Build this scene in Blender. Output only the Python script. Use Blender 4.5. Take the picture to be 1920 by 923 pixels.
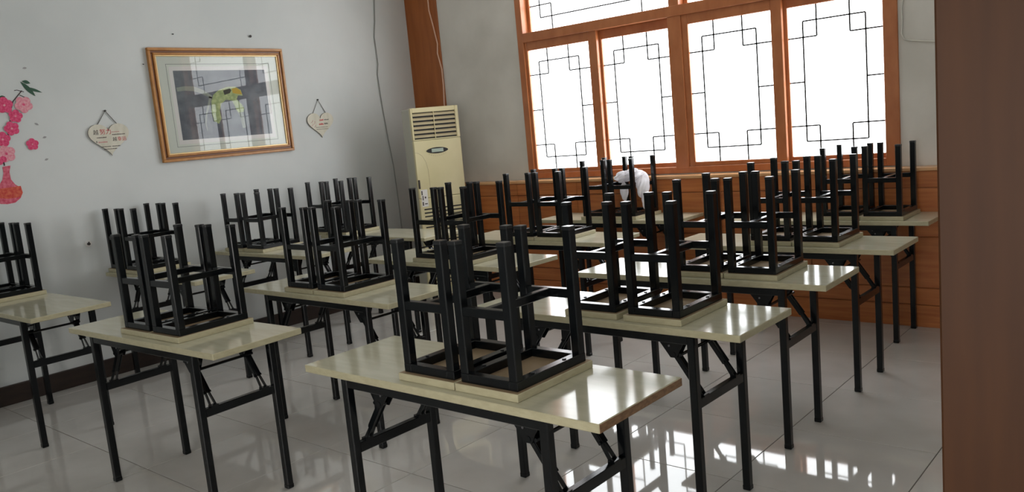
import bpy, math, random
from mathutils import Vector, Matrix
random.seed(7)
S = bpy.context.scene
C = S.collection
for o in list(bpy.data.objects): bpy.data.objects.remove(o)

# ------------------------------------------------------------ camera, world, exposure
cam = bpy.data.cameras.new('camera'); co = bpy.data.objects.new('camera', cam); C.objects.link(co)
cam.sensor_width = 36; cam.lens = 1549.0/1920*36; cam.clip_start = .05; cam.clip_end = 60
rt = Vector((0.75706708, 0.6468947, -0.09152417)); up = Vector((-0.02457687, 0.16818615, 0.98544883)); fw = Vector((-0.65287473, 0.74380149, -0.14322685))
M = Matrix.Identity(4)
for i in range(3): M[i][0] = rt[i]; M[i][1] = up[i]; M[i][2] = -fw[i]
M[0][3], M[1][3], M[2][3] = 0, 0, 1.4402
co.matrix_world = M
S.camera = co
w = bpy.data.worlds.new('overcast_sky'); S.world = w; w.use_nodes = True
w.node_tree.nodes['Background'].inputs[0].default_value = (.80, .88, 1, 1)
w.node_tree.nodes['Background'].inputs[1].default_value = 1.0
S.view_settings.view_transform = 'Standard'; S.view_settings.look = 'None'; S.view_settings.gamma = 1
S.view_settings.use_curve_mapping = False
S.view_settings.exposure = 0.38
WINDOW_LIGHT = 5.0        # strength of the daylight glowing in the frosted panes
REAR_FILL = 5.0         # strength of the fill glow added behind the camera

# ------------------------------------------------------------ numbers of the room (metres)
XL, XR, YB, YR, ZC = -5.77, .66, 5.40, -1.6, 3.0
YF = 5.292               # face of the wood panelling under the window
H = .7133                # table top height
TL, TW, TT = 1.2, .4, .025

# ------------------------------------------------------------ materials
def mat(name, col, rough=.5, metal=0, spec=.5, coat=0):
    m = bpy.data.materials.new(name); m.use_nodes = True
    b = m.node_tree.nodes['Principled BSDF']
    b.inputs['Base Color'].default_value = (*col, 1); b.inputs['Roughness'].default_value = rough
    b.inputs['Metallic'].default_value = metal; b.inputs['Specular IOR Level'].default_value = spec
    b.inputs['Coat Weight'].default_value = coat; b.inputs['Coat Roughness'].default_value = .08
    return m
def lin(r, g, b):
    f = lambda c: (c/255/12.92) if c/255 <= .04045 else ((c/255+.055)/1.055)**2.4
    return (f(r), f(g), f(b))
def noisy(name, c1, c2, rough, scale=(3,3,3), nscale=4, detail=5, bump=0, lo=.35, hi=.65, spec=.5, coat=0, r2=None, objinfo=0):
    m = mat(name, c1, rough, 0, spec, coat); nt = m.node_tree; b = nt.nodes['Principled BSDF']
    tc = nt.nodes.new('ShaderNodeTexCoord'); mp = nt.nodes.new('ShaderNodeMapping'); nz = nt.nodes.new('ShaderNodeTexNoise'); cr = nt.nodes.new('ShaderNodeValToRGB')
    geo = nt.nodes.new('ShaderNodeNewGeometry')
    nt.links.new(geo.outputs['Position'], mp.inputs[0]); mp.inputs['Scale'].default_value = scale
    nt.links.new(mp.outputs[0], nz.inputs['Vector']); nz.inputs['Scale'].default_value = nscale; nz.inputs['Detail'].default_value = detail
    cr.color_ramp.elements[0].position = lo; cr.color_ramp.elements[1].position = hi
    cr.color_ramp.elements[0].color = (*c1, 1); cr.color_ramp.elements[1].color = (*c2, 1)
    nt.links.new(nz.outputs[0], cr.inputs[0])
    out = cr.outputs[0]
    if objinfo:
        oi = nt.nodes.new('ShaderNodeObjectInfo'); mr = nt.nodes.new('ShaderNodeMapRange'); hs = nt.nodes.new('ShaderNodeHueSaturation')
        mr.inputs[3].default_value = 1-objinfo; mr.inputs[4].default_value = 1+objinfo
        nt.links.new(oi.outputs['Random'], mr.inputs[0]); nt.links.new(mr.outputs[0], hs.inputs['Value']); nt.links.new(out, hs.inputs['Color']); out = hs.outputs[0]
    nt.links.new(out, b.inputs['Base Color'])
    if bump:
        bp = nt.nodes.new('ShaderNodeBump'); bp.inputs['Strength'].default_value = bump; bp.inputs['Distance'].default_value = .004
        nt.links.new(nz.outputs[0], bp.inputs['Height']); nt.links.new(bp.outputs[0], b.inputs['Normal'])
    return m
M_ = {}
M_['plaster'] = noisy('plaster_paint', lin(208,212,211), lin(220,223,222), .75, (1,1,1), 1.3, 8, .15)
M_['plaster2'] = noisy('window_wall_plaster', lin(204,200,191), lin(220,216,208), .8, (1,1,1), 2.2, 9, .25)
M_['ceil'] = mat('ceiling_paint', lin(232,231,226), .9)
M_['wood'] = noisy('orange_wood_veneer', lin(166,92,44), lin(192,118,62), .38, (1.1,1.1,16), 3.2, 7, .1, .3, .7, .5, .15, objinfo=.08)
M_['frame'] = noisy('window_frame_wood', lin(168,98,54), lin(186,116,70), .38, (5,5,2.2), 3.0, 6, .08, .3, .7, .5, .2)
M_['column'] = noisy('column_wood', lin(148,82,34), lin(172,100,46), .45, (7,7,.7), 3.0, 6, .08, .3, .7, .5)
M_['door'] = noisy('dark_door_wood', lin(62,35,15), lin(72,42,19), .5, (9,9,.8), 4.0, 6, .0, .3, .7, .2)
M_['ledge'] = noisy('pale_ledge_wood', lin(206,152,104), lin(222,174,128), .22, (1.5,6,3), 3, 4, 0)
M_['base'] = noisy('dark_baseboard', lin(38,27,22), lin(50,37,30), .45, (2,2,9), 4, 5, 0)
M_['lam'] = noisy('cream_laminate', lin(190,186,162), lin(202,198,175), .11, (2,10,2), 3, 4, 0, .3, .7, .5)
M_['edge'] = noisy('cream_edge_band', lin(180,172,141), lin(190,183,152), .4, (9,9,22), 4, 4, 0)
M_['edgeb'] = noisy('brown_edge_band', lin(118,88,62), lin(146,112,82), .55, (9,9,22), 6, 4, .1)
M_['black'] = noisy('black_painted_steel', (.0028,.0038,.0048), (.0050,.0062,.0072), .19, (1,1,1), 8, 4, 0, spec=.34)
M_['cap'] = mat('black_plastic_cap', (.012,.013,.014), .28)
M_['bolt'] = mat('steel_bolt', (.25,.25,.26), .35, .9)
M_['under'] = mat('raw_board_underside', lin(150,128,98), .8)
M_['grout'] = mat('tile_grout', lin(92,86,78), .8)
M_['tile'] = noisy('polished_floor_tile', lin(192,188,182), lin(208,205,200), .035, (1,1,1), 3.0, 8, 0, .3, .72, .5, objinfo=.015)
M_['ac'] = noisy('yellowed_plastic', lin(214,204,158), lin(224,214,172), .4, (1,1,1), 3, 4, 0)
M_['acside'] = mat('grey_plastic_side', lin(192,190,176), .45)
M_['slot'] = mat('dark_slot', (.012,.011,.01), .6)
M_['slat'] = mat('grille_slat', lin(190,176,140), .45)
M_['display'] = mat('pale_display', lin(176,190,178), .25)
M_['gold'] = noisy('gilt_frame', lin(176,116,52), lin(192,134,68), .35, (6,6,6), 3, 3, 0)
M_['goldd'] = mat('dark_gilt_groove', lin(118,70,30), .4)
M_['goldl'] = mat('bright_gilt_lip', lin(226,196,140), .3, .3)
M_['mat'] = mat('pale_green_mat_board', lin(224,229,219), .8)
M_['line'] = mat('grey_line', lin(120,126,122), .8)
M_['print'] = noisy('blue_grey_print', lin(92,98,108), lin(122,130,136), .6, (1,3,4), 2.5, 4, 0)
M_['branch'] = mat('branch_print', lin(158,166,156), .7)
M_['birdg'] = noisy('green_bird_print', lin(158,176,124), lin(194,206,150), .7, (8,8,8), 5, 4, 0)
M_['birdy'] = mat('yellow_bird_print', lin(206,176,74), .7)
M_['birdd'] = mat('dark_bird_print', lin(66,72,64), .7)
M_['plaque'] = noisy('pale_wood_plaque', lin(208,204,186), lin(222,217,202), .7, (8,8,2), 4, 4, 0)
M_['plaqedge'] = mat('dark_plaque_edge', lin(112,104,92), .7)
M_['string'] = mat('grey_string', lin(110,108,102), .9)
M_['red'] = mat('red_lettering', lin(196,52,58), .7)
M_['dark'] = mat('dark_lettering', lin(58,50,46), .7)
M_['pink'] = mat('faint_red_lettering', lin(206,140,138), .7)
M_['p1'] = noisy('pink_petal', lin(214,40,96), lin(232,92,136), .6, (20,20,20), 4, 3, 0)
M_['p2'] = noisy('pale_pink_petal', lin(228,130,150), lin(236,176,184), .6, (20,20,20), 4, 3, 0)
M_['leaf'] = mat('green_leaf_print', lin(48,86,66), .6)
M_['twig'] = mat('dark_twig_print', lin(62,44,48), .6)
M_['vase'] = noisy('pink_vase_print', lin(206,70,96), lin(226,120,140), .5, (14,14,14), 4, 3, 0)
M_['vaseb'] = noisy('red_vase_band', lin(204,56,52), lin(222,110,80), .5, (14,14,14), 4, 3, 0)
M_['grey'] = mat('faded_petal', lin(160,158,158), .7)
M_['cableg'] = mat('grey_cable', lin(146,150,146), .5)
M_['cablep'] = mat('pale_cable', lin(226,186,160), .5)
M_['cablew'] = mat('white_cable', lin(206,204,194), .5)
M_['pipe'] = mat('mauve_pipe', lin(150,118,118), .4)
M_['nail'] = mat('dark_nail', lin(50,46,42), .6)
M_['white'] = mat('white_plastic', lin(232,230,226), .4)
def pane_mat():
    m = mat('glowing_frosted_glass', (.85,.87,.88), .35); b = m.node_tree.nodes['Principled BSDF']
    b.inputs['Emission Color'].default_value = (.93, .97, 1.0, 1); b.inputs['Emission Strength'].default_value = WINDOW_LIGHT
    return m
M_['pane'] = pane_mat()
M_['lattice'] = mat('dark_lattice', (.02,.018,.016), .5)
def glassm():
    m = mat('picture_glass', (1,1,1), .0); b = m.node_tree.nodes['Principled BSDF']
    nt = m.node_tree; tr = nt.nodes.new('ShaderNodeBsdfTransparent'); gl = nt.nodes.new('ShaderNodeBsdfGlossy'); mx = nt.nodes.new('ShaderNodeMixShader'); fr = nt.nodes.new('ShaderNodeFresnel')
    gl.inputs['Roughness'].default_value = .01; fr.inputs[0].default_value = 1.3
    nt.links.new(fr.outputs[0], mx.inputs[0]); nt.links.new(tr.outputs[0], mx.inputs[1]); nt.links.new(gl.outputs[0], mx.inputs[2])
    nt.links.new(mx.outputs[0], nt.nodes['Material Output'].inputs[0]); return m
M_['glass'] = glassm()
def bagm():
    m = mat('thin_white_plastic_bag', lin(250,249,252), .4); b = m.node_tree.nodes['Principled BSDF']
    b.inputs['Subsurface Weight'].default_value = .0
    nt = m.node_tree; tl = nt.nodes.new('ShaderNodeBsdfTranslucent'); tl.inputs[0].default_value = (.97,.96,.98,1); mx = nt.nodes.new('ShaderNodeMixShader'); mx.inputs[0].default_value = .5
    nt.links.new(b.outputs[0], mx.inputs[1]); nt.links.new(tl.outputs[0], mx.inputs[2]); nt.links.new(mx.outputs[0], nt.nodes['Material Output'].inputs[0]); return m
M_['bag'] = bagm()

# ------------------------------------------------------------ mesh helpers
class MB:
    def __init__(s): s.v = []; s.f = []; s.mi = []
    def add(s, vs, fs, m=0):
        k = len(s.v); s.v += [tuple(v) for v in vs]; s.f += [tuple(i+k for i in f) for f in fs]; s.mi += [m]*len(fs)
    def box(s, x0, y0, z0, x1, y1, z1, m=0):
        s.add([(x,y,z) for x in (x0,x1) for y in (y0,y1) for z in (z0,z1)],
              [(0,1,3,2),(4,6,7,5),(0,4,5,1),(2,3,7,6),(0,2,6,4),(1,5,7,3)], m)
    def cbox(s, x0, y0, z0, x1, y1, z1, c=.002, m=0):      # box with chamfered edges
        X, Y, Z = (x0,x1), (y0,y1), (z0,z1); V = {}; vs = []
        for i in (0,1):
            for j in (0,1):
                for k in (0,1):
                    sx, sy, sz = (1 if i == 0 else -1), (1 if j == 0 else -1), (1 if k == 0 else -1)
                    for a in range(3):
                        p = [X[i]+sx*c, Y[j]+sy*c, Z[k]+sz*c]; p[a] = (X[i],Y[j],Z[k])[a]
                        V[(i,j,k,a)] = len(vs); vs.append(p)
        fs = []
        for a in range(3):
            for e in (0,1):
                b, c2 = [(1,2),(2,0),(0,1)][a]
                q = []
                for (u, w_) in ((0,0),(1,0),(1,1),(0,1)):
                    t = [0,0,0]; t[a] = e; t[b] = u; t[c2] = w_; q.append(V[(*t, a)])
                fs.append(tuple(q if e else q[::-1]))
        for a in range(3):                                  # edge strips along axis a
            b, c2 = [(1,2),(2,0),(0,1)][a]
            for u in (0,1):
                for w_ in (0,1):
                    t0 = [0,0,0]; t0[b] = u; t0[c2] = w_; t1 = list(t0); t1[a] = 1
                    q = [V[(*t0,b)], V[(*t1,b)], V[(*t1,c2)], V[(*t0,c2)]]
                    fs.append(tuple(q if (u ^ w_) == 0 else q[::-1]))
        for i in (0,1):
            for j in (0,1):
                for k in (0,1):
                    q = [V[(i,j,k,0)], V[(i,j,k,1)], V[(i,j,k,2)]]
                    fs.append(tuple(q if (i+j+k) % 2 == 1 else q[::-1]))
        s.add(vs, fs, m)
    def bar(s, p, q, w_, h, upv=(0,0,1), m=0):             # rectangular bar from p to q
        p, q = Vector(p), Vector(q); d = (q-p).normalized(); u = Vector(upv)
        r = d.cross(u); r.normalize(); u = r.cross(d).normalized()
        vs = [a + r*sx*w_/2 + u*sy*h/2 for a in (p,q) for sx in (-1,1) for sy in (-1,1)]
        s.add(vs, [(0,1,3,2),(4,6,7,5),(0,4,5,1),(2,3,7,6),(0,2,6,4),(1,5,7,3)], m)
    def cyl(s, p, q, r, n=12, r2=None, m=0):
        p, q = Vector(p), Vector(q); d = (q-p).normalized(); a = d.orthogonal().normalized(); b = d.cross(a); r2 = r if r2 is None else r2
        vs = []
        for c_, rr in ((p,r),(q,r2)):
            for i in range(n):
                t = 2*math.pi*i/n; vs.append(c_ + a*math.cos(t)*rr + b*math.sin(t)*rr)
        fs = [(i, (i+1)%n, n+(i+1)%n, n+i) for i in range(n)] + [tuple(range(n))[::-1], tuple(range(n,2*n))]
        s.add(vs, fs, m)
    def tube(s, pts, r, n=8, m=0):
        pts = [Vector(p) for p in pts]; k = len(s.v); L = len(pts)
        for i, p in enumerate(pts):
            d = (pts[min(i+1,L-1)]-pts[max(i-1,0)]).normalized(); a = d.cross(Vector((.3,.9,.1))).normalized(); b = d.cross(a)
            for j in range(n):
                t = 2*math.pi*j/n; s.v.append(tuple(p+a*math.cos(t)*r+b*math.sin(t)*r))
        for i in range(L-1):
            for j in range(n):
                s.f.append((k+i*n+j, k+i*n+(j+1)%n, k+(i+1)*n+(j+1)%n, k+(i+1)*n+j)); s.mi.append(m)
        s.f.append(tuple(k+j for j in range(n))[::-1]); s.f.append(tuple(k+(L-1)*n+j for j in range(n))); s.mi += [m, m]
    def prism(s, poly, o, a, b, n, t, m=0):                # polygon (u,v) in plane o,a,b, extruded along n by t
        o, a, b, n = Vector(o), Vector(a), Vector(b), Vector(n); N = len(poly)
        vs = [o+a*u+b*v for u, v in poly] + [o+a*u+b*v+n*t for u, v in poly]
        fs = [tuple(range(N))[::-1], tuple(range(N,2*N))] + [(i,(i+1)%N,N+(i+1)%N,N+i) for i in range(N)]
        s.add(vs, fs, m)
    def mesh(s, name, mats, smooth=False):
        me = bpy.data.meshes.new(name); me.from_pydata(s.v, [], s.f); 
        for m in (mats if isinstance(mats, (list,tuple)) else [mats]): me.materials.append(M_[m])
        me.polygons.foreach_set('material_index', s.mi)
        if smooth: me.polygons.foreach_set('use_smooth', [True]*len(s.f))
        import bmesh
        bm = bmesh.new(); bm.from_mesh(me); bmesh.ops.recalc_face_normals(bm, faces=bm.faces); bm.to_mesh(me); bm.free()
        me.update(); return me
    def build(s, name, mats, parent=None, smooth=False, loc=None):
        o = bpy.data.objects.new(name, s.mesh(name, mats, smooth)); C.objects.link(o)
        if parent: o.parent = parent
        if loc: o.location = loc
        return o
def place(me, name, parent=None, loc=(0,0,0), rz=0):
    o = bpy.data.objects.new(name, me); C.objects.link(o); o.parent = parent; o.location = loc; o.rotation_euler = (0,0,rz); return o
def empty(name, loc=(0,0,0), rz=0):
    o = bpy.data.objects.new(name, None); C.objects.link(o); o.location = loc; o.rotation_euler = (0,0,rz); o.empty_display_size = .1; return o
def tag(o, label=None, cat=None, group=None, kind=None):
    if label: o['label'] = label
    if cat: o['category'] = cat
    if group: o['group'] = group
    if kind: o['kind'] = kind
    return o
def copy_tree(o, parent=None):
    c = o.copy(); C.objects.link(c); c.parent = parent
    for ch in list(o.children): copy_tree(ch, c)
    return c

# ------------------------------------------------------------ walls, ceiling, floor
def slab(name, m, *b):
    mb = MB(); mb.box(*b); return tag(mb.build(name, m), kind='structure')
slab('wall_left', 'plaster', XL-.15, YR-.15, -.1, XL, YB+.2, ZC)
slab('wall_right', 'plaster', XR, YR-.15, -.1, XR+.15, YB+.2, ZC)
slab('ceiling', 'ceil', XL-.15, YR-.15, ZC, XR+.15, YB+.2, ZC+.12)
WX0, WX1, WZ0, WZ1 = -4.462, -1.512, .985, 2.86            # window opening
mb = MB()
mb.box(XL, YB, -.1, WX0, YB+.2, ZC); mb.box(WX1, YB, -.1, XR, YB+.2, ZC); mb.box(WX0, YB, -.1, WX1, YB+.2, WZ0); mb.box(WX0, YB, WZ1, WX1, YB+.2, ZC)
tag(mb.build('wall_back', 'plaster2'), kind='structure')
DX0, DX1, DZ = -1.35, .35, 2.2                              # opening added behind the camera to hold the fill glow
mb = MB(); mb.box(XL, YR-.15, -.1, DX0, YR, ZC); mb.box(DX1, YR-.15, -.1, XR, YR, ZC); mb.box(DX0, YR-.15, DZ, DX1, YR, ZC)
tag(mb.build('wall_front', 'plaster'), kind='structure')
def rear_fill_mat():
    m = mat('rear_fill_panel', (.8,.82,.84), .4); b = m.node_tree.nodes['Principled BSDF']
    b.inputs['Emission Color'].default_value = (1, .97, .93, 1); b.inputs['Emission Strength'].default_value = REAR_FILL; return m
M_['rearfill'] = rear_fill_mat()  # made-up glow that brightens the room from behind

fl = MB(); fl.box(XL-.15, YR-.15, -.1, XR+.15, YB+.2, -.003)
floor = tag(fl.build('floor', 'grout'), kind='structure')
P = .597; gx, gy = -2.636, 2.208; gap = .0018
def tile_mesh(x0, y0, x1, y1):
    mb = MB(); z = -.0 ; c = .0012; z0 = -.004
    vs = [(x0,y0,z0),(x1,y0,z0),(x1,y1,z0),(x0,y1,z0),(x0,y0,z-c),(x1,y0,z-c),(x1,y1,z-c),(x0,y1,z-c),(x0+c,y0+c,z),(x1-c,y0+c,z),(x1-c,y1-c,z),(x0+c,y1-c,z)]
    fs = [(3,2,1,0)] + [(i,(i+1)%4,4+(i+1)%4,4+i) for i in range(4)] + [(4+i,4+(i+1)%4,8+(i+1)%4,8+i) for i in range(4)] + [(8,9,10,11)]
    mb.add(vs, fs); return mb.mesh('tile', 'tile')
full = tile_mesh(gap, gap, P-gap, P-gap)
i0 = math.floor((XL-gx)/P); i1 = math.ceil((XR-gx)/P); j0 = math.floor((YR-gy)/P); j1 = math.ceil((YB-gy)/P)
for i in range(i0, i1):
    for j in range(j0, j1):
        x0, y0 = gx+i*P, gy+j*P; cx0, cy0, cx1, cy1 = max(x0,XL), max(y0,YR), min(x0+P,XR), min(y0+P,YB)
        if cx1-cx0 < .01 or cy1-cy0 < .01: continue
        if (cx0,cy0,cx1,cy1) == (x0,y0,x0+P,y0+P): place(full, 'tile', floor, (x0,y0,0))
        else: place(tile_mesh(cx0-x0+gap, cy0-y0+gap, cx1-x0-gap, cy1-y0-gap), 'tile', floor, (x0,y0,0))

mb = MB(); mb.cbox(XL, YR, 0, XL+.025, YB-.11, .122, .004); tag(mb.build('baseboard_left', 'base'), kind='structure')

# wood column in the corner
mb = MB(); mb.cbox(XL, YB-.012, .99, -5.365, YB+.02, ZC, .003); tag(mb.build('trim_1', 'column'), kind='structure')

# panelling under the window: panels with grooves, rails
wains = empty('trim_2', (0, 0, 0)); tag(wains, kind='structure')
mb = MB(); mb.box(XL, YF+.014, 0, XR, YB, .955); mb.build('backing_board', 'wood', wains)
pw = .62; x = XL; k = 0
rows = ((.0, .136), (.142, .242), (.248, .556), (.562, .852), (.858, .953))
while x < XR-.01:
    x1 = min(x+pw, XR)
    for (z0, z1) in rows:
        mb = MB(); mb.cbox(x+.0015, YF, z0, x1-.0015, YF+.02, z1, .002); mb.build('panel', 'wood', wains)
    x = x1
mb = MB(); mb.cbox(XL, YF-.012, .955, XR, YB, .978, .004); tag(mb.build('trim_3', 'ledge'), kind='structure')

# ------------------------------------------------------------ window
win = empty('window_1', (WX0, YB, WZ0)); tag(win, kind='structure')
o_ = Vector((WX0, YB, WZ0))
def L3(x, y, z): return (x-o_.x, y-o_.y, z-o_.z)
def wbox(mb, x0, y0, z0, x1, y1, z1, c=.003): mb.cbox(*L3(x0,y0,z0), *L3(x1,y1,z1), c)
yf = YB-.015                                                 # front of fixed frame
mb = MB()
wbox(mb, WX0, yf, WZ0, WX0+.062, yf+.13, WZ1)              # left jamb
wbox(mb, WX1-.085, yf, WZ0, WX1, yf+.13, WZ1)              # right jamb
wbox(mb, -3.062, yf+.002, WZ0+.03, -2.955, yf+.13, 2.106)   # middle mullion
wbox(mb, -3.045, yf+.002, 2.17, -2.965, yf+.13, WZ1-.03)
wbox(mb, WX0+.06, yf+.004, WZ0, WX1-.083, yf+.13, 1.032)   # bottom rail
wbox(mb, WX0+.06, yf-.004, 2.104, WX1-.083, yf+.13, 2.178) # transom bar
wbox(mb, WX0+.06, yf+.002, WZ1-.06, WX1-.083, yf+.13, WZ1)
mb.build('frame', 'frame', win)
def lattice(mb, gx0, gx1, gz0, gz1, y, u=(.16,.31,.66,.82), v=(.10,.205), mid=True, t=.0095):
    W_, H_ = gx1-gx0, gz1-gz0
    X = lambda a: gx0+a*W_
    Z = lambda b: gz0+b*H_
    def ln(a0, b0, a1, b1):
        p, q = (X(a0), y, Z(b0)), (X(a1), y, Z(b1)); mb.bar(L3(*p), L3(*q), .006, t, (0,1,0) if a0 == a1 else (0,0,1)) if a0 != a1 else mb.box(*L3(X(a0)-t/2, y-.003, min(Z(b0),Z(b1))), *L3(X(a0)+t/2, y+.003, max(Z(b0),Z(b1))))
    a, b, c, d = u; v1, v2 = v
    ln(a, v1, d, v1); ln(a, 1-v1, d, 1-v1); ln(a, v1, a, 1-v1); ln(d, v1, d, 1-v1)
    ln(b, 0, b, v2); ln(c, 0, c, v2); ln(b, 1, b, 1-v2); ln(c, 1, c, 1-v2)
    ln(0, v2, b, v2); ln(c, v2, 1, v2); ln(0, 1-v2, b, 1-v2); ln(c, 1-v2, 1, 1-v2)
    if mid: ln(0, .5, a, .5); ln(d, .5, 1, .5)
    # small solder beads where the strips cross
def sash(x0, x1, z0, z1, gx0, gx1, gz0, gz1, y, th=.034, **kw):
    mb = MB()
    wbox(mb, x0, y, z0, gx0, y+th, z1); wbox(mb, gx1, y, z0, x1, y+th, z1)
    wbox(mb, gx0-.001, y+.001, z0, gx1+.001, y+th, gz0); wbox(mb, gx0-.001, y+.001, gz1, gx1+.001, y+th, z1)
    s_ = mb.build('sash', 'frame', win)
    g = MB(); g.box(*L3(gx0-.006, y+th*.62, gz0-.006), *L3(gx1+.006, y+th*.62+.005, gz1+.006)); g.build('glass_pane', 'pane', s_)
    l = MB(); lattice(l, gx0, gx1, gz0, gz1, y+th*.62-.004, **kw); l.build('lattice', 'lattice', s_)
ZB, ZT, GB, GT = 1.030, 2.106, 1.063, 2.035
sash(-4.402, -3.690, ZB, ZT, -4.374, -3.768, GB, GT, yf+.014)
sash(-3.765, -3.060, ZB, ZT, -3.674, -3.080, GB, GT, yf+.060)
sash(-2.957, -2.228, ZB, ZT, -2.908, -2.302, GB, GT, yf+.014)
sash(-2.305, -1.595, ZB, ZT, -2.208, -1.611, GB, GT, yf+.060)
sash(-4.402, -3.044, 2.176, WZ1-.05, -4.372, -3.070, 2.190, WZ1-.08, yf+.080, u=(.075,.165,.81,.9), v=(.17,.34), mid=False)
sash(-2.966, -1.595, 2.176, WZ1-.05, -2.935, -1.630, 2.190, WZ1-.08, yf+.080, u=(.075,.165,.81,.9), v=(.17,.34), mid=False)

# door leaf standing open beside the photographer; unseen glazed doorway added behind as soft fill light
d1 = empty('door_1', (.655, 1.19, .012)); tag(d1, kind='structure')
mb = MB(); mb.cbox(-.945, 0, 0, -.003, .04, 2.1, .003); mb.build('door_leaf', 'door', d1)
mb = MB()
for z in (.25, 1.05, 1.85): mb.cyl((-.002,.02,z), (-.002,.02,z+.09), .006)
mb.build('hinge', 'bolt', d1)
d2 = empty('fill_doorway', (DX0, YR-.1, 0)); tag(d2, kind='structure')
mb = MB(); W2 = DX1-DX0
for a, b in ((0, .07), (W2/2-.06, W2/2+.06), (W2-.07, W2)): mb.box(a, 0, 0, b, .05, DZ)
for a, b in ((0, .3), (DZ-.09, DZ)): mb.box(.07, .004, a, W2-.07, .046, b)
mb.build('fill_doorway_frame', 'door', d2)
for a, b in ((.07, W2/2-.06), (W2/2+.06, W2-.07)):
    mb = MB(); mb.box(a, .02, .3, b, .028, DZ-.09); mb.build('glass_pane', 'rearfill', d2)  # unseen glowing sheets, added only as fill

# ------------------------------------------------------------ folding tables
LX = .188; Y0, Y1 = .026, TW-.030; LW = .029
def leg_mesh():
    mb = MB(); mb.cbox(-LW/2, -LW/2, .012, LW/2, LW/2, H-TT-.002, .003); mb.cbox(-LW/2-.001, -LW/2-.001, 0, LW/2+.001, LW/2+.001, .02, .003, 0); return mb.mesh('leg', ['black'])
ME_LEG = leg_mesh()
def make_table():
    t = empty('folding_table')
    mb = MB(); mb.cbox(-TL, 0, H-TT, 0, TW, H, .0022, 0)
    me = mb.mesh('tabletop', ['lam','edge','under'])
    for p in me.polygons:
        if abs(p.normal.z) < .9: p.material_index = 1
        elif p.normal.z < 0: p.material_index = 2
    place(me, 'tabletop', t)
    xa, xb = -TL+LX, -LX
    for y in (Y0, Y1):
        mb = MB(); mb.cbox(xa-.016, y-.012, H-TT-.032, xb+.016, y+.012, H-TT-.001, .002); mb.build('apron_rail', 'black', t)
    for x, s in ((xa, 1), (xb, -1)):                       # s: direction towards the middle of the table
        for y in (Y0, Y1):
            place(ME_LEG, 'leg', t, (x, y, 0))
        mb = MB(); mb.cbox(x-.012, Y0+.014, .428, x+.012, Y1-.014, .462, .002); mb.build('crossbar', 'black', t)
        for y, yy in ((Y0+.055, 1), (Y1-.055, -1)):
            mb = MB()
            p0 = Vector((x, y, .463)); p1 = Vector((x+s*.100, y, .604)); d = p1-p0
            a = p0+d*.36
            mb.bar(a, p1, .026, .012, (s,0,-.8))           # folded steel channel
            mb.bar(a-d*.03+Vector((0,-.010,.0)), p1+Vector((0,-.010,0)), .003, .020, (s,0,-.8)); mb.bar(a-d*.03+Vector((0,.010,.0)), p1+Vector((0,.010,0)), .003, .020, (s,0,-.8))
            for q in (-.009, .009):
                mb.bar(p0+Vector((0,q*1.3,-.004)), p0+d*.5+Vector((0,q*.6,0)), .004, .013, (s,0,-.8))
            mb.cyl(a+Vector((0,-.017,0)), a+Vector((0,.017,0)), .005, 8)
            mb.box(x-.012, y-.016, .460, x+.012, y+.016, .468); mb.cyl(p1+Vector((0,-.019,-.004)), p1+Vector((0,.019,-.004)), .009, 10)
            mb.build('folding_brace', 'black', t)
        pr = Vector((x+s*.075, 0, .60))
        mb = MB(); mb.cyl((pr.x, Y0+.04, pr.z), (pr.x, Y1-.04, pr.z), .006, 8); mb.build('linking_rod', 'black', t)
        for y, q in ((Y0+.055, 1), (Y1-.055, -1)):         # hinge plate between apron and brace
            mb = MB(); z1 = H-TT-.002
            mb.prism([(.045,0),(.170,0),(.170,-.022),(.112,-.098),(.088,-.098),(.052,-.03)], (x, y+q*.0145, z1), (s,0,0), (0,0,1), (0,q,0), .003); mb.prism([(.045,0),(.170,0),(.170,-.022),(.112,-.098),(.088,-.098),(.052,-.03)], (x, y-q*.0175, z1), (s,0,0), (0,0,1), (0,q,0), .003); mb.box(x+s*.05-.006, Y0, z1-.012, x+s*.05+.006, Y1, z1)
            
            mb.cyl((x+s*.13, y-.0195, z1-.036), (x+s*.13, y+.0195, z1-.036), .004, 8, m=1); mb.cyl((x+s*.115, y-.0195, z1-.056), (x+s*.115, y+.0195, z1-.056), .004, 8, m=1)
            mb.build('hinge_plate', ['black','bolt'], t)
    return t

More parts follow.
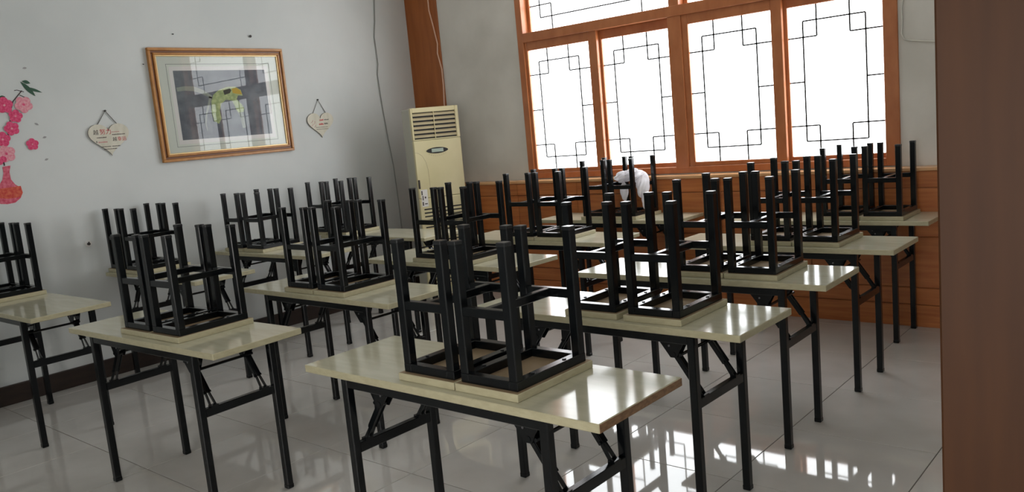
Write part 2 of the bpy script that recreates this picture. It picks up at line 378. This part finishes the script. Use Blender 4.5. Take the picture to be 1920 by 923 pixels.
# ------------------------------------------------------------ stool, standing upside down on its seat (origin: middle between near legs, table top level)
SX, SY, SH, ST = .1816, .2837, .4284, .0295
BX, BY, BT = .235, .345, .023
def make_stool():
    t = empty('stool')
    mb = MB(); yb = -(BY-SY)/2
    mb.cbox(-BX/2, yb, 0, BX/2, yb+BY, BT, .0018)
    me = mb.mesh('seat', ['edge','under'])
    for p in me.polygons:
        if p.normal.z > .9: p.material_index = 1
    place(me, 'seat', t)
    h = ST/2
    mb = MB(); z0, z1 = BT, BT+.027
    for x in (-SX/2, SX/2): mb.cbox(x-h, -h, z0, x+h, SY+h, z1, .002)
    for y in (0, SY): mb.cbox(-SX/2+h-.001, y-h, z0, SX/2-h+.001, y+h, z1-.0005, .002)
    for x in (-SX/2, SX/2):
        for y in (.07, SY-.07): mb.cyl((x, y, z1-.002), (x, y, z1+.003), .006, 8, m=1)
    place(mb.mesh('seat_frame', ['black','cap']), 'seat_frame', t)
    mb = MB(); mb.cbox(-h, -h, z1-.002, h, h, SH-.005, .003); lm = mb.mesh('leg', 'black')
    mb = MB(); mb.cbox(-h-.0006, -h-.0006, SH-.012, h+.0006, h+.0006, SH, .002); cm = mb.mesh('foot_cap', 'cap')
    for x in (-SX/2, SX/2):
        for y in (0, SY):
            l = place(lm, 'leg', t, (x, y, 0)); place(cm, 'foot_cap', l)
    zr = .243; g = .011
    for y in (0, SY):
        mb = MB(); mb.cbox(-SX/2+h-.001, y-g, zr-.027, SX/2-h+.001, y+g, zr, .002); mb.build('stretcher', 'black', t)
    mb = MB(); mb.cbox(-g, g-.001, zr-.026, g, SY-g+.001, zr-.0008, .002); mb.build('middle_stretcher', 'black', t)
    return t

# x, y (near right corner), turn, stool pair offset x, y, turn, spacing of the two stools
TABLES = {
 'R0': (-4.481, 1.442, .012, -.903, .064, 0, .2394), 'R1': (-4.535, 2.346, -.004, -.852, .055, -.004, .2394),
 'R2': (-4.560, 3.181, .007, -.724, .065, .007, .26), 'R3': (-4.300, 3.964, .006, -1.010, .045, .005, .248),
 'S1': (-2.807, 1.479, .034, -.421, .070, -.002, .2394), 'S2': (-2.792, 2.317, -.015, -.463, .051, .017, .25),
 'S3': (-2.805, 3.160, -.024, -.410, .036, -.008, .2394), 'S4': (-2.762, 3.961, .003, -.415, .041, .003, .2394),
 'S5': (-2.798, 4.868, -.003, -.435, .044, -.004, .2394),
 'T1': (-1.128, 1.540, -.004, -.397, .059, .001, .2394), 'T2': (-1.164, 2.383, -.018, -.346, .058, .013, .262),
 'T3': (-1.174, 3.165, .009, -.325, .060, .010, .2394), 'T4': (-1.154, 3.970, -.001, -.377, .065, -.007, .2394),
 'T5': (-1.234, 4.878, -.003, -.252, .050, .004, .2394)}
ROWN = {'T': 'row nearest the door', 'S': 'middle row', 'R': 'row against the left wall'}
SPOT = {
 'T1': 'table closest to the camera, in front centre', 'T2': 'second table of the right-hand row', 'T3': 'third table of the right-hand row',
 'T4': 'fourth table of the right-hand row', 'T5': 'last table of the right-hand row, by the window wall',
 'S1': 'nearest table of the middle row, left foreground', 'S2': 'second table of the middle row', 'S3': 'third table of the middle row, before the air conditioner',
 'S4': 'fourth table of the middle row', 'S5': 'last table of the middle row, under the window',
 'R0': 'nearest table of the left-wall row, cut by the photo edge', 'R1': 'second table of the left-wall row', 'R2': 'third table of the left-wall row', 'R3': 'farthest table of the left-wall row'}
TLAB = {k: 'cream-topped black folding table, ' + v.replace(' table', '', 1) for k, v in SPOT.items()}
TLAB['T1'] = 'cream-topped black folding table in front centre, closest to the camera, brown right edge'
TLAB['S1'] = 'cream-topped black folding table in left foreground, nearest of the middle row'
TLAB['R0'] = 'cream-topped black folding table at left photo edge, nearest of the left-wall row'
table0, stool0 = make_table(), make_stool(); first = True
bag_host = None
for k, (x, y, a, ox, oy, ra, pt) in TABLES.items():
    t = table0 if first else copy_tree(table0)
    t.location = (x, y, 0); t.rotation_euler = (0, 0, a); tag(t, TLAB[k], 'table', 'folding tables in three rows')
    if k == 'T1':
        mb = MB(); mb.box(-.0005, .002, H-TT+.0015, .0012, TW-.002, H-.002); b = mb.build('edge_band', 'edgeb', t); b['label'] = 'brown end edge'  # brown strip over the right end of this tabletop only
    for side, u in (('right', 0), ('left', -pt)):
        s_ = stool0 if (first and side == 'right') else copy_tree(stool0)
        ca, sa = math.cos(ra), math.sin(ra); lx, ly = ox+u*ca, oy+u*sa
        s_.location = (x+lx*math.cos(a)-ly*math.sin(a), y+lx*math.sin(a)+ly*math.cos(a), H+.0002)
        s_.rotation_euler = (0, 0, a+ra)
        tag(s_, 'upside-down black stool, %s of pair on %s' % (side, SPOT[k].split(',')[0]), 'stool', 'stools turned upside down on the tables')
    first = False

# ------------------------------------------------------------ floor-standing air conditioner in the corner
A = Vector((-5.180, 4.771, 0)); B = Vector((-5.012, 5.169, 0)); e = (B-A).normalized(); ang = math.atan2(e.y, e.x)
ac = empty('air_conditioner', A, ang)                       # local x along the front, local -y out of the front
tag(ac, 'yellowed cream floor-standing air conditioner in the corner beside the wood column', 'air conditioner')
AW, AD, AH = .434, .235, 1.662
mb = MB()
for z0, z1 in ((0, .93), (.93, 1.388), (1.632, AH)): pass
mb.cbox(.004, .014, 0, AW-.004, AD, AH-.004, .006); mb.build('side_shell', 'acside', ac)
mb = MB(); mb.cbox(0, 0, .9, AW, .03, 1.388, .006); mb.build('front_panel', 'ac', ac)
mb = MB(); mb.cbox(0, 0, 0.06, AW, .03, .897, .006); mb.build('lower_panel', 'ac', ac)
mb = MB(); mb.cbox(0, 0, 0, AW, .03, .057, .006); mb.build('plinth', 'acside', ac)
mb = MB(); mb.cbox(0, 0, 1.392, .018, .034, AH, .004); mb.cbox(.404, 0, 1.392, AW, .034, AH, .004); mb.cbox(.017, 0, 1.622, .405, .034, AH, .004); mb.cbox(.017, 0, 1.392, .405, .034, 1.400, .002)
mb.build('outlet_frame', 'ac', ac)
mb = MB(); mb.box(.018, .0125, 1.400, .404, .0135, 1.622); mb.build('outlet_recess', 'slot', ac)
for i in range(6):
    z = 1.412+i*.0362
    mb = MB(); mb.prism([(0,0),(.0,.013),(.011,.022),(.011,.018)], (.019, .001, z), (0,1,0), (0,0,1), (1,0,0), .384); mb.build('slat', 'slat', ac)
mb = MB(); mb.cbox(.204, -.001, 1.400, .210, .008, 1.622, .001); mb.build('grille_divider', 'ac', ac)
n = 32; mb = MB(); ell = [(.207+.1*math.cos(2*math.pi*i/n)*1.0, 1.296+.026*math.copysign(abs(math.sin(2*math.pi*i/n))**1.25, math.sin(2*math.pi*i/n))) for i in range(n)]
mb.prism(ell, (0, -.004, 0), (1,0,0), (0,0,1), (0,1,0), .006); dp = mb.build('control_panel', 'slot', ac)
mb = MB(); mb.cbox(.155, -.0065, 1.282, .262, -.0035, 1.311, .001); mb.build('display', 'display', dp)
mb = MB()
for i in range(9):
    t_ = (i-4)/4; mb.cyl((.207+t_*.075, -.002, 1.248+.018*t_*t_), (.207+t_*.075, .001, 1.248+.018*t_*t_), .0035, 8)
mb.build('button_row', 'slat', ac)
mb = MB(); arc = [(.0, 1.292), (.035, 1.284), (.07, 1.255), (.095, 1.205), (.108, 1.14), (.11, 1.05), (.108, .90)]
mb.tube([(a, .0, b) for a, b in arc], .0016, 6); mb.build('panel_seam', 'slat', ac)
mb = MB(); mb.cbox(.006, -.006, .985, .022, .004, 1.06, .002); mb.build('handle', 'dark', ac)
mb = MB(); mb.box(.02, -.0012, .83, .078, .001, .975); st = mb.build('sticker', 'white', ac)
mb = MB()
for a, b, c_, d_ in ((.024,.93,.034,.966),(.03,.885,.038,.925),(.026,.84,.036,.872),(.05,.90,.062,.915),(.046,.85,.07,.858)): mb.box(a, -.002, b, c_, -.001, d_)
mb.build('sticker_mark', 'dark', st)
for i in range(22):
    z = .80-i*.031
    mb = MB(); mb.box(.035, -.001, z, AW-.02, .002, z+.011); mb.build('intake_slot', 'slot', ac)
mb = MB(); mb.tube([(-5.075, 5.262, .02), (-5.075, 5.262, .5), (-5.075, 5.262, .94)], .010, 10); tag(mb.build('drain_pipe', 'pipe', smooth=True), 'thin mauve pipe standing between air conditioner and wood panelling', 'pipe')

# ------------------------------------------------------------ left wall: coordinates (y, z) on the wall plane
KF = 1.0059
def wl(y, z): return (y*KF, 1.44+(z-1.44)*KF)
# framed picture
py0, pz0 = wl(2.862, 1.408); py1, pz1 = wl(3.962, 2.212); PW, PH = py1-py0, pz1-pz0
pic = empty('framed_picture', (XL, py0, pz0)); tag(pic, 'gilt-framed bird print behind glass hanging on the left wall', 'picture')
def wp(mb, y0, z0, y1, z1, t0, t1, c=.002): mb.cbox(t0, y0, z0, t1, y1, z1, min(c, (t1-t0)*.3))
mb = MB(); fwid = .056
for (a, b, wd, t) in ((0, 0, .020, .030), (.018, 0, .020, .020), (.036, 0, .014, .030)):
    for r in ((a, a, PW-a, a+wd), (a, PH-a-wd, PW-a, PH-a), (a, a+wd, a+wd, PH-a-wd), (PW-a-wd, a+wd, PW-a, PH-a-wd)):
        mb.cbox(.001, r[0], r[1], t, r[2], r[3], .003, 1 if wd == .020 and a > 0 else 0)
mb.build('frame', ['gold','goldd'], pic)
mb = MB(); a = .050; wd = .010
for r in ((a, a, PW-a, a+wd), (a, PH-a-wd, PW-a, PH-a), (a, a+wd, a+wd, PH-a-wd), (PW-a-wd, a+wd, PW-a, PH-a-wd)): mb.cbox(.002, r[0], r[1], .022, r[2], r[3], .002)
mb.build('gilt_lip', 'goldl', pic)
mb = MB(); mb.box(.002, .045, .045, .010, PW-.045, PH-.045); mb.build('mat_board', 'mat', pic)
q0y, q0z = 3.036*KF-py0, (1.44+(1.556-1.44)*KF)-pz0; q1y, q1z = 3.786*KF-py0, (1.44+(2.052-1.44)*KF)-pz0
mb = MB(); mb.box(.010, q0y, q0z, .0108, q1y, q1z); pr = mb.build('bird_print', 'print', pic)
mb = MB(); mb.box(.0095, q0y-.03, q0z-.03, .0103, q1y+.03, q1z+.03); mb.build('print_margin', 'white', pic)
mb = MB(); mm = .048; tt = .0025
for r in ((q0y-mm, q0z-mm, q1y+mm, q0z-mm+tt), (q0y-mm, q1z+mm-tt, q1y+mm, q1z+mm), (q0y-mm, q0z-mm, q0y-mm+tt, q1z+mm), (q1y+mm-tt, q0z-mm, q1y+mm, q1z+mm)): mb.box(.010, r[0], r[1], .0104, r[2], r[3])
mb.build('ruled_line', 'line', pic)
def crop_uv(x, y):
    v = (y-200)/500.; u = (x-240-72*v)/(665.-17*v); return (q0y+u*(q1y-q0y), q1z-v*(q1z-q0z))
def ribbon(pts, wd):
    out = []; P_ = [Vector(crop_uv(*p)) for p in pts]
    L_ = []; R_ = []
    for i, p in enumerate(P_):
        d = (P_[min(i+1,len(P_)-1)]-P_[max(i-1,0)]).normalized(); n_ = Vector((-d.y, d.x)); w_ = wd[i] if isinstance(wd, (list,tuple)) else wd
        L_.append(p+n_*w_); R_.append(p-n_*w_)
    return L_, R_
def flat_ribbon(mb, pts, wd, x):
    L_, R_ = ribbon(pts, wd)
    for i in range(len(L_)-1):
        mb.add([(x,*L_[i]),(x,*L_[i+1]),(x,*R_[i+1]),(x,*R_[i])], [(0,1,2,3)])
mb = MB(); flat_ribbon(mb, [(268,335),(320,328),(380,332),(430,350),(480,380),(510,400)], [.014,.016,.018,.016,.014,.011], .0112)
flat_ribbon(mb, [(500,395),(488,450),(472,520),(468,590),(478,640)], [.011,.008,.006,.005,.003], .0112)
flat_ribbon(mb, [(640,380),(700,480),(730,560),(745,640)], [.02,.018,.016,.012], .0112)
mb.build('printed_branch', 'branch', pr)
body = [(505,430),(520,380),(560,345),(620,325),(680,325),(720,350),(735,395),(700,392),(690,420),(728,462),(745,490),(740,520),(700,520),(682,490),(660,430),(610,420),(578,450),(565,500),(578,560),(560,598),(525,575),(508,510)]
mb = MB(); mb.prism([crop_uv(*p) for p in body], (.0112,0,0), (0,1,0), (0,0,1), (1,0,0), .0003); mb.build('printed_bird', 'birdg', pr)
mb = MB(); mb.prism([crop_uv(*p) for p in [(655,340),(690,335),(718,355),(730,385),(690,380),(660,372)]], (.0118,0,0), (0,1,0), (0,0,1), (1,0,0), .0002); mb.build('printed_bird_head', 'birdy', pr)
mb = MB(); mb.prism([crop_uv(*p) for p in [(590,352),(640,338),(650,352),(640,372),(600,385)]], (.0118,0,0), (0,1,0), (0,0,1), (1,0,0), .0002); mb.build('printed_bird_wing', 'birdd', pr)
mb = MB(); mb.box(.0135, .05, .05, .0155, PW-.05, PH-.05); mb.build('glass', 'glass', pic)

# heart plaques
def heart_pts(w_, h_, n=48):
    P_ = []
    for i in range(n):
        t_ = 2*math.pi*i/n; x_ = 16*math.sin(t_)**3; y_ = 13*math.cos(t_)-5*math.cos(2*t_)-2*math.cos(3*t_)-math.cos(4*t_)
        P_.append((x_/32.*w_, (y_+17)/29.*h_))
    return P_
def text_obj(txt, size, m, parent, y, z, x, name='lettering'):
    cu = bpy.data.curves.new(name, 'FONT'); cu.body = txt; cu.size = size; cu.extrude = .0003; cu.align_x = 'LEFT'; cu.resolution_u = 2
    tmp = bpy.data.objects.new(name, cu); C.objects.link(tmp)
    me = bpy.data.meshes.new_from_object(tmp.evaluated_get(bpy.context.evaluated_depsgraph_get())); bpy.data.objects.remove(tmp)
    me.materials.clear(); me.materials.append(M_[m]); me.name = name
    o = bpy.data.objects.new(name, me); C.objects.link(o); o.parent = parent
    o.rotation_euler = (math.pi/2, 0, math.pi/2); o.location = (x, y, z); return o
def plaque(y, zb, w_, h_, ztop, label):
    p = empty('heart_plaque', (XL, y, zb)); tag(p, label, 'plaque', 'heart plaques on the left wall')
    hp = heart_pts(w_, h_)
    mb = MB(); mb.prism(hp, (.004,0,0), (0,1,0), (0,0,1), (1,0,0), .008, 0)
    me = mb.mesh('board', ['plaque','plaqedge'])
    for f_ in me.polygons:
        if abs(f_.normal.x) < .5: f_.material_index = 1
    place(me, 'board', p)
    mb = MB(); zt = ztop-zb
    mb.tube([(.006, -w_*.27, h_*.93), (.006, 0, zt), (.006, w_*.27, h_*.93)], .003, 6); mb.build('hanging_string', 'string', p)
    mb = MB(); mb.cyl((0,0,zt), (.014,0,zt), .006, 8); mb.build('nail', 'nail', p)
    return p
y1, z1 = wl(2.518, 1.491); _, zt1 = wl(0, 1.792)
p1 = plaque(y1, z1, .275, .215, zt1, 'heart-shaped wooden plaque with red and dark lettering, left of the picture')
text_obj('越', .036, 'dark', p1, -.104, .148, .0122); text_obj('努力', .040, 'red', p1, -.062, .148, .0122)
text_obj('越', .030, 'dark', p1, .018, .098, .0122); text_obj('幸运', .032, 'red', p1, .050, .098, .0122)
def dashes(parent, rows, m):
    mb = MB()
    for (a, b, z, h_) in rows:
        u = a
        while u < b-.003:
            wd = .004+random.random()*.004; mb.box(.0122, u, z, .0126, min(u+wd,b), z+h_*(.7+.3*random.random())); u += wd+.0022
    mb.build('small_print', m, parent)
dashes(p1, [(-.085,-.022,.122,.007), (.02,.11,.138,.007), (-.064,.0,.060,.006), (.008,.064,.060,.006), (-.048,.038,.043,.006), (-.092,-.084,.092,.014)], 'dark')
dashes(p1, [(.018,.070,.156,.006), (-.078,-.015,.090,.009)], 'pink')
y2, z2 = wl(4.262, 1.491); _, zt2 = wl(0, 1.803)
p2 = plaque(y2, z2, .265, .205, zt2, 'heart-shaped wooden plaque with faded pink lettering, right of the picture')
dashes(p2, [(-.01,.03,.138,.016), (-.02,.03,.104,.016)], 'red')
dashes(p2, [(.035,.085,.142,.009), (.034,.07,.108,.012), (-.052,.065,.084,.004), (-.050,.070,.068,.004)], 'dark')
mb = MB()
for a, b, c_, d_ in ((-.098,.128,-.078,.148),(-.074,.112,-.06,.14),(-.098,.10,-.082,.118),(-.072,.088,-.056,.106)): mb.tube([(.0122,a,b),(.0122,(a+c_)/2+.006,(b+d_)/2-.004),(.0122,c_,d_)], .0016, 6)
mb.build('printed_flourish', 'pink', p2)

# plum blossom wall sticker: flat vinyl on the wall
stk = empty('wall_sticker', (XL, 1.83, 1.25)); tag(stk, 'pink plum blossom vase decal stuck on the left wall at the photo edge', 'sticker')
def px_yz(px, py):                                          # measured positions on the wall, metres
    return 2.00995+.003049*px-.0005365*py-1.83, 2.51215-.0001878*px-.0033058*py-1.25
def leaf_flat(mb, px, py, L_, W_, a, x=.001):
    y, z = px_yz(px, py); n_ = 10; P_ = []
    for i in range(n_+1): s_ = i/n_; P_.append((s_*L_, math.sin(math.pi*s_)*W_))
    for i in range(n_-1, 0, -1): s_ = i/n_; P_.append((s_*L_, -math.sin(math.pi*s_)*W_*.8))
    ca, sa = math.cos(a), math.sin(a)
    mb.prism([(y+u*ca-v*sa, z+u*sa+v*ca) for u, v in P_], (x,0,0), (0,1,0), (0,0,1), (1,0,0), .0006)
def flower(px, py, r, m, rot=0, kids=True):
    y, z = px_yz(px, py); mb = MB()
    for i in range(5):
        a = rot+i*2*math.pi/5; cy, cz = y+math.cos(a)*r*.52, z+math.sin(a)*r*.52; n_ = 12
        mb.prism([(cy+math.cos(2*math.pi*j/n_)*r*.46, cz+math.sin(2*math.pi*j/n_)*r*.46) for j in range(n_)], (.0052+.0002*i,0,0), (0,1,0), (0,0,1), (1,0,0), .0006)
    f = mb.build('blossom', m, stk)
    mb = MB(); n_ = 8; mb.prism([(y+math.cos(2*math.pi*j/n_)*r*.14, z+math.sin(2*math.pi*j/n_)*r*.14) for j in range(n_)], (.0066,0,0), (0,1,0), (0,0,1), (1,0,0), .0005); mb.build('stamen', 'p2' if m == 'p1' else 'p1', f)
# vase profile (px, py)
def poly_px(mb, pts, x=.001, t=.0008): mb.prism([px_yz(*p) for p in pts], (x,0,0), (0,1,0), (0,0,1), (1,0,0), t)
mb = MB(); poly_px(mb, [(4,312),(19,310),(17,322),(20,336),(28,346),(38,352),(42,362),(38,372),(28,380),(14,382),(2,381),(-10,377),(-17,366),(-14,354),(-2,346),(4,336),(6,324)]); vz = mb.build('vase', 'vase', stk)
mb = MB(); poly_px(mb, [(-14,354),(38,349),(42,362),(38,370),(14,372),(-14,368)], .002, .0005); mb.build('vase_band', 'vaseb', vz)
mb = MB()
def twig(pts, r):
    P_ = [px_yz(*p) for p in pts]; mb.tube([(.0012, a, b) for a, b in P_], r, 6)
twig([(8,310),(4,290),(10,272),(16,250),(14,240)], .004); twig([(14,252),(20,238),(18,226)], .003); twig([(20,206),(24,190),(32,180),(40,170)], .003); twig([(26,170),(31,169),(44,172)], .002); twig([(36,178),(46,182),(52,183)], .002)
mb.build('twig', 'twig', stk)
for q in ((37, 153, .12, .016, -.9), (44, 163, .11, .010, -.35, .0018), (40, 152, .05, .012, -.3, .0022), (-3, 184, .04, .01, .1)):
    mb = MB(); leaf_flat(mb, *q); mb.build('leaf', 'leaf', stk)
for (a, b, r, m, ro) in ((7,198,.062,'p1',.3),(43,196,.064,'p2',.9),(28,218,.050,'p1',.1),(21,241,.054,'p1',.6),(4,261,.056,'p1',.2),(11,288,.066,'p2',.5),(-2,296,.05,'p1',.9),(60,271,.046,'p1',.32)): flower(a, b, r*.86, m, ro)
for a, b, L_, g in ((64,231,.028,-.5),(80,259,.026,.2),(41,128,.028,.1),(84,302,.026,.3)):
    mb = MB(); leaf_flat(mb, a, b, L_, .007, g); mb.build('loose_petal', 'grey', stk)

# cables, nails, hook
def cable(name, pts, r, m, label):
    mb = MB(); mb.tube(pts, r, 8); tag(mb.build(name, m, smooth=True), label, 'cable')
cw = [(4.985,3.0),(4.99,2.80),(4.997,2.646),(4.975,2.462),(4.948,2.323),(4.953,2.231),(4.957,2.092),(4.937,1.999),(4.946,1.811),(4.956,1.669),(4.977,1.43),(5.004,1.187),(5.018,.844),(5.02,.5),(5.02,.13)]
cable('hanging_cable', [(XL+.008, wl(a,b)[0], min(wl(a,b)[1],2.99)) for a, b in cw], .0045, 'cableg', 'thin grey cable hanging down the left wall beside the air conditioner')
KB = 1.0052
pc = [(-5.43,2.98),(-5.425,2.8),(-5.422,2.614),(-5.422,2.522),(-5.389,2.378),(-5.358,2.225),(-5.37,2.142),(-5.337,1.998),(-5.337,1.856),(-5.35,1.70),(-5.352,1.60)]
cable('power_cable', [(a*KB, YB-.018, min(1.44+(b-1.44)*KB,2.98)) for a, b in pc], .0065, 'cablep', 'pale cable running down the wood column behind the air conditioner')
rc = [(-1.485,2.98),(-1.48,2.4),(-1.478,1.963),(-1.488,1.918),(-1.484,1.841),(-1.491,1.774),(-1.477,1.735),(-1.439,1.723),(-1.309,1.70),(-1.0,1.69),(-.6,1.70)]
cable('wall_cable', [(a*KB+.006, YB-.008, min(1.44+(b-1.44)*KB,2.98)) for a, b in rc], .005, 'cablew', 'white cable looping on the plaster right of the window')
for a, b, r, lab in ((3.705,2.309,.011,'dark nail stub in the left wall above the picture'), (3.079,2.311,.005,'tiny nail in the wall above the picture frame\'s left corner'), (2.83,2.10,.004,'tiny nail left of the picture frame top')):
    y, z = wl(a, b); mb = MB(); mb.cyl((XL, y, z), (XL+.012, y, z-.002), r*.6, 8, r); tag(mb.build('nail', 'nail'), lab, 'nail')
y, z = wl(2.271, .926); hk = empty('wall_hook', (XL, y, z)); tag(hk, 'small round wall hook with dark stub, low on the left wall', 'hook')
mb = MB(); mb.cyl((0,0,0), (.006,0,0), .022, 16); mb.build('base_plate', 'white', hk)
mb = MB(); mb.cyl((.006,0,-.002), (.02,0,-.002), .009, 10); mb.cyl((.014,0,-.002), (.018,0,.012), .004, 8); mb.build('hook_stub', 'nail', hk)

# ------------------------------------------------------------ white plastic bag draped on the right stool of the last middle table
import bmesh
def blob(mb, c, r, seed, n=56, m_=34):
    rnd = random.Random(seed); ph = [(rnd.uniform(2,6), rnd.uniform(2,6), rnd.uniform(0,6.28), rnd.uniform(.03,.09)) for _ in range(9)]
    vs = []; fs = []; cr = [(rnd.randint(7,13), rnd.uniform(3,8), rnd.uniform(0,6.28)) for _ in range(4)]
    for j in range(m_+1):
        th = math.pi*j/m_
        for i in range(n):
            f_ = 2*math.pi*i/n; k_ = 1+sum(a_*math.sin(round(u_)*f_+v_*th+p_) for u_, v_, p_, a_ in ph)
            k_ += .05*math.sin(th)*sum(1-2*abs(math.sin(.5*(u_*f_+v_*th*1.7+p_))) for u_, v_, p_ in cr)/1.6
            vs.append((c[0]+r[0]*k_*math.sin(th)*math.cos(f_), c[1]+r[1]*k_*math.sin(th)*math.sin(f_), c[2]+r[2]*k_*math.cos(th)))
    for j in range(m_):
        for i in range(n): fs.append((j*n+i, j*n+(i+1)%n, (j+1)*n+(i+1)%n, (j+1)*n+i))
    mb.add(vs, fs)
bg = empty('plastic_bag', (-3.235, 5.055, H)); tag(bg, 'crumpled white plastic bag lying on the rungs of a stool under the window', 'bag')
mb = MB()
blob(mb, (-.060, -.01, .290), (.062, .065, .034), 3); blob(mb, (.035, .0, .292), (.060, .07, .040), 8); blob(mb, (-.01,.02,.305), (.07,.06,.036), 5)
dz = .2430-min(v[2] for v in mb.v); mb.v = [(a, b, c+dz) for a, b, c in mb.v]
mb.build('bag_body', 'bag', bg, smooth=True)
mb = MB(); blob(mb, (.088, .0, .225), (.034, .070, .075), 9); mb.build('bag_side', 'bag', bg, smooth=True)
mb = MB(); blob(mb, (.098, -.01, .125), (.018, .022, .060), 11); mb.build('bag_handle', 'bag', bg, smooth=True)
mb = MB(); blob(mb, (-.055, -.03, .190), (.030, .02, .065), 12); mb.build('bag_corner', 'bag', bg, smooth=True)
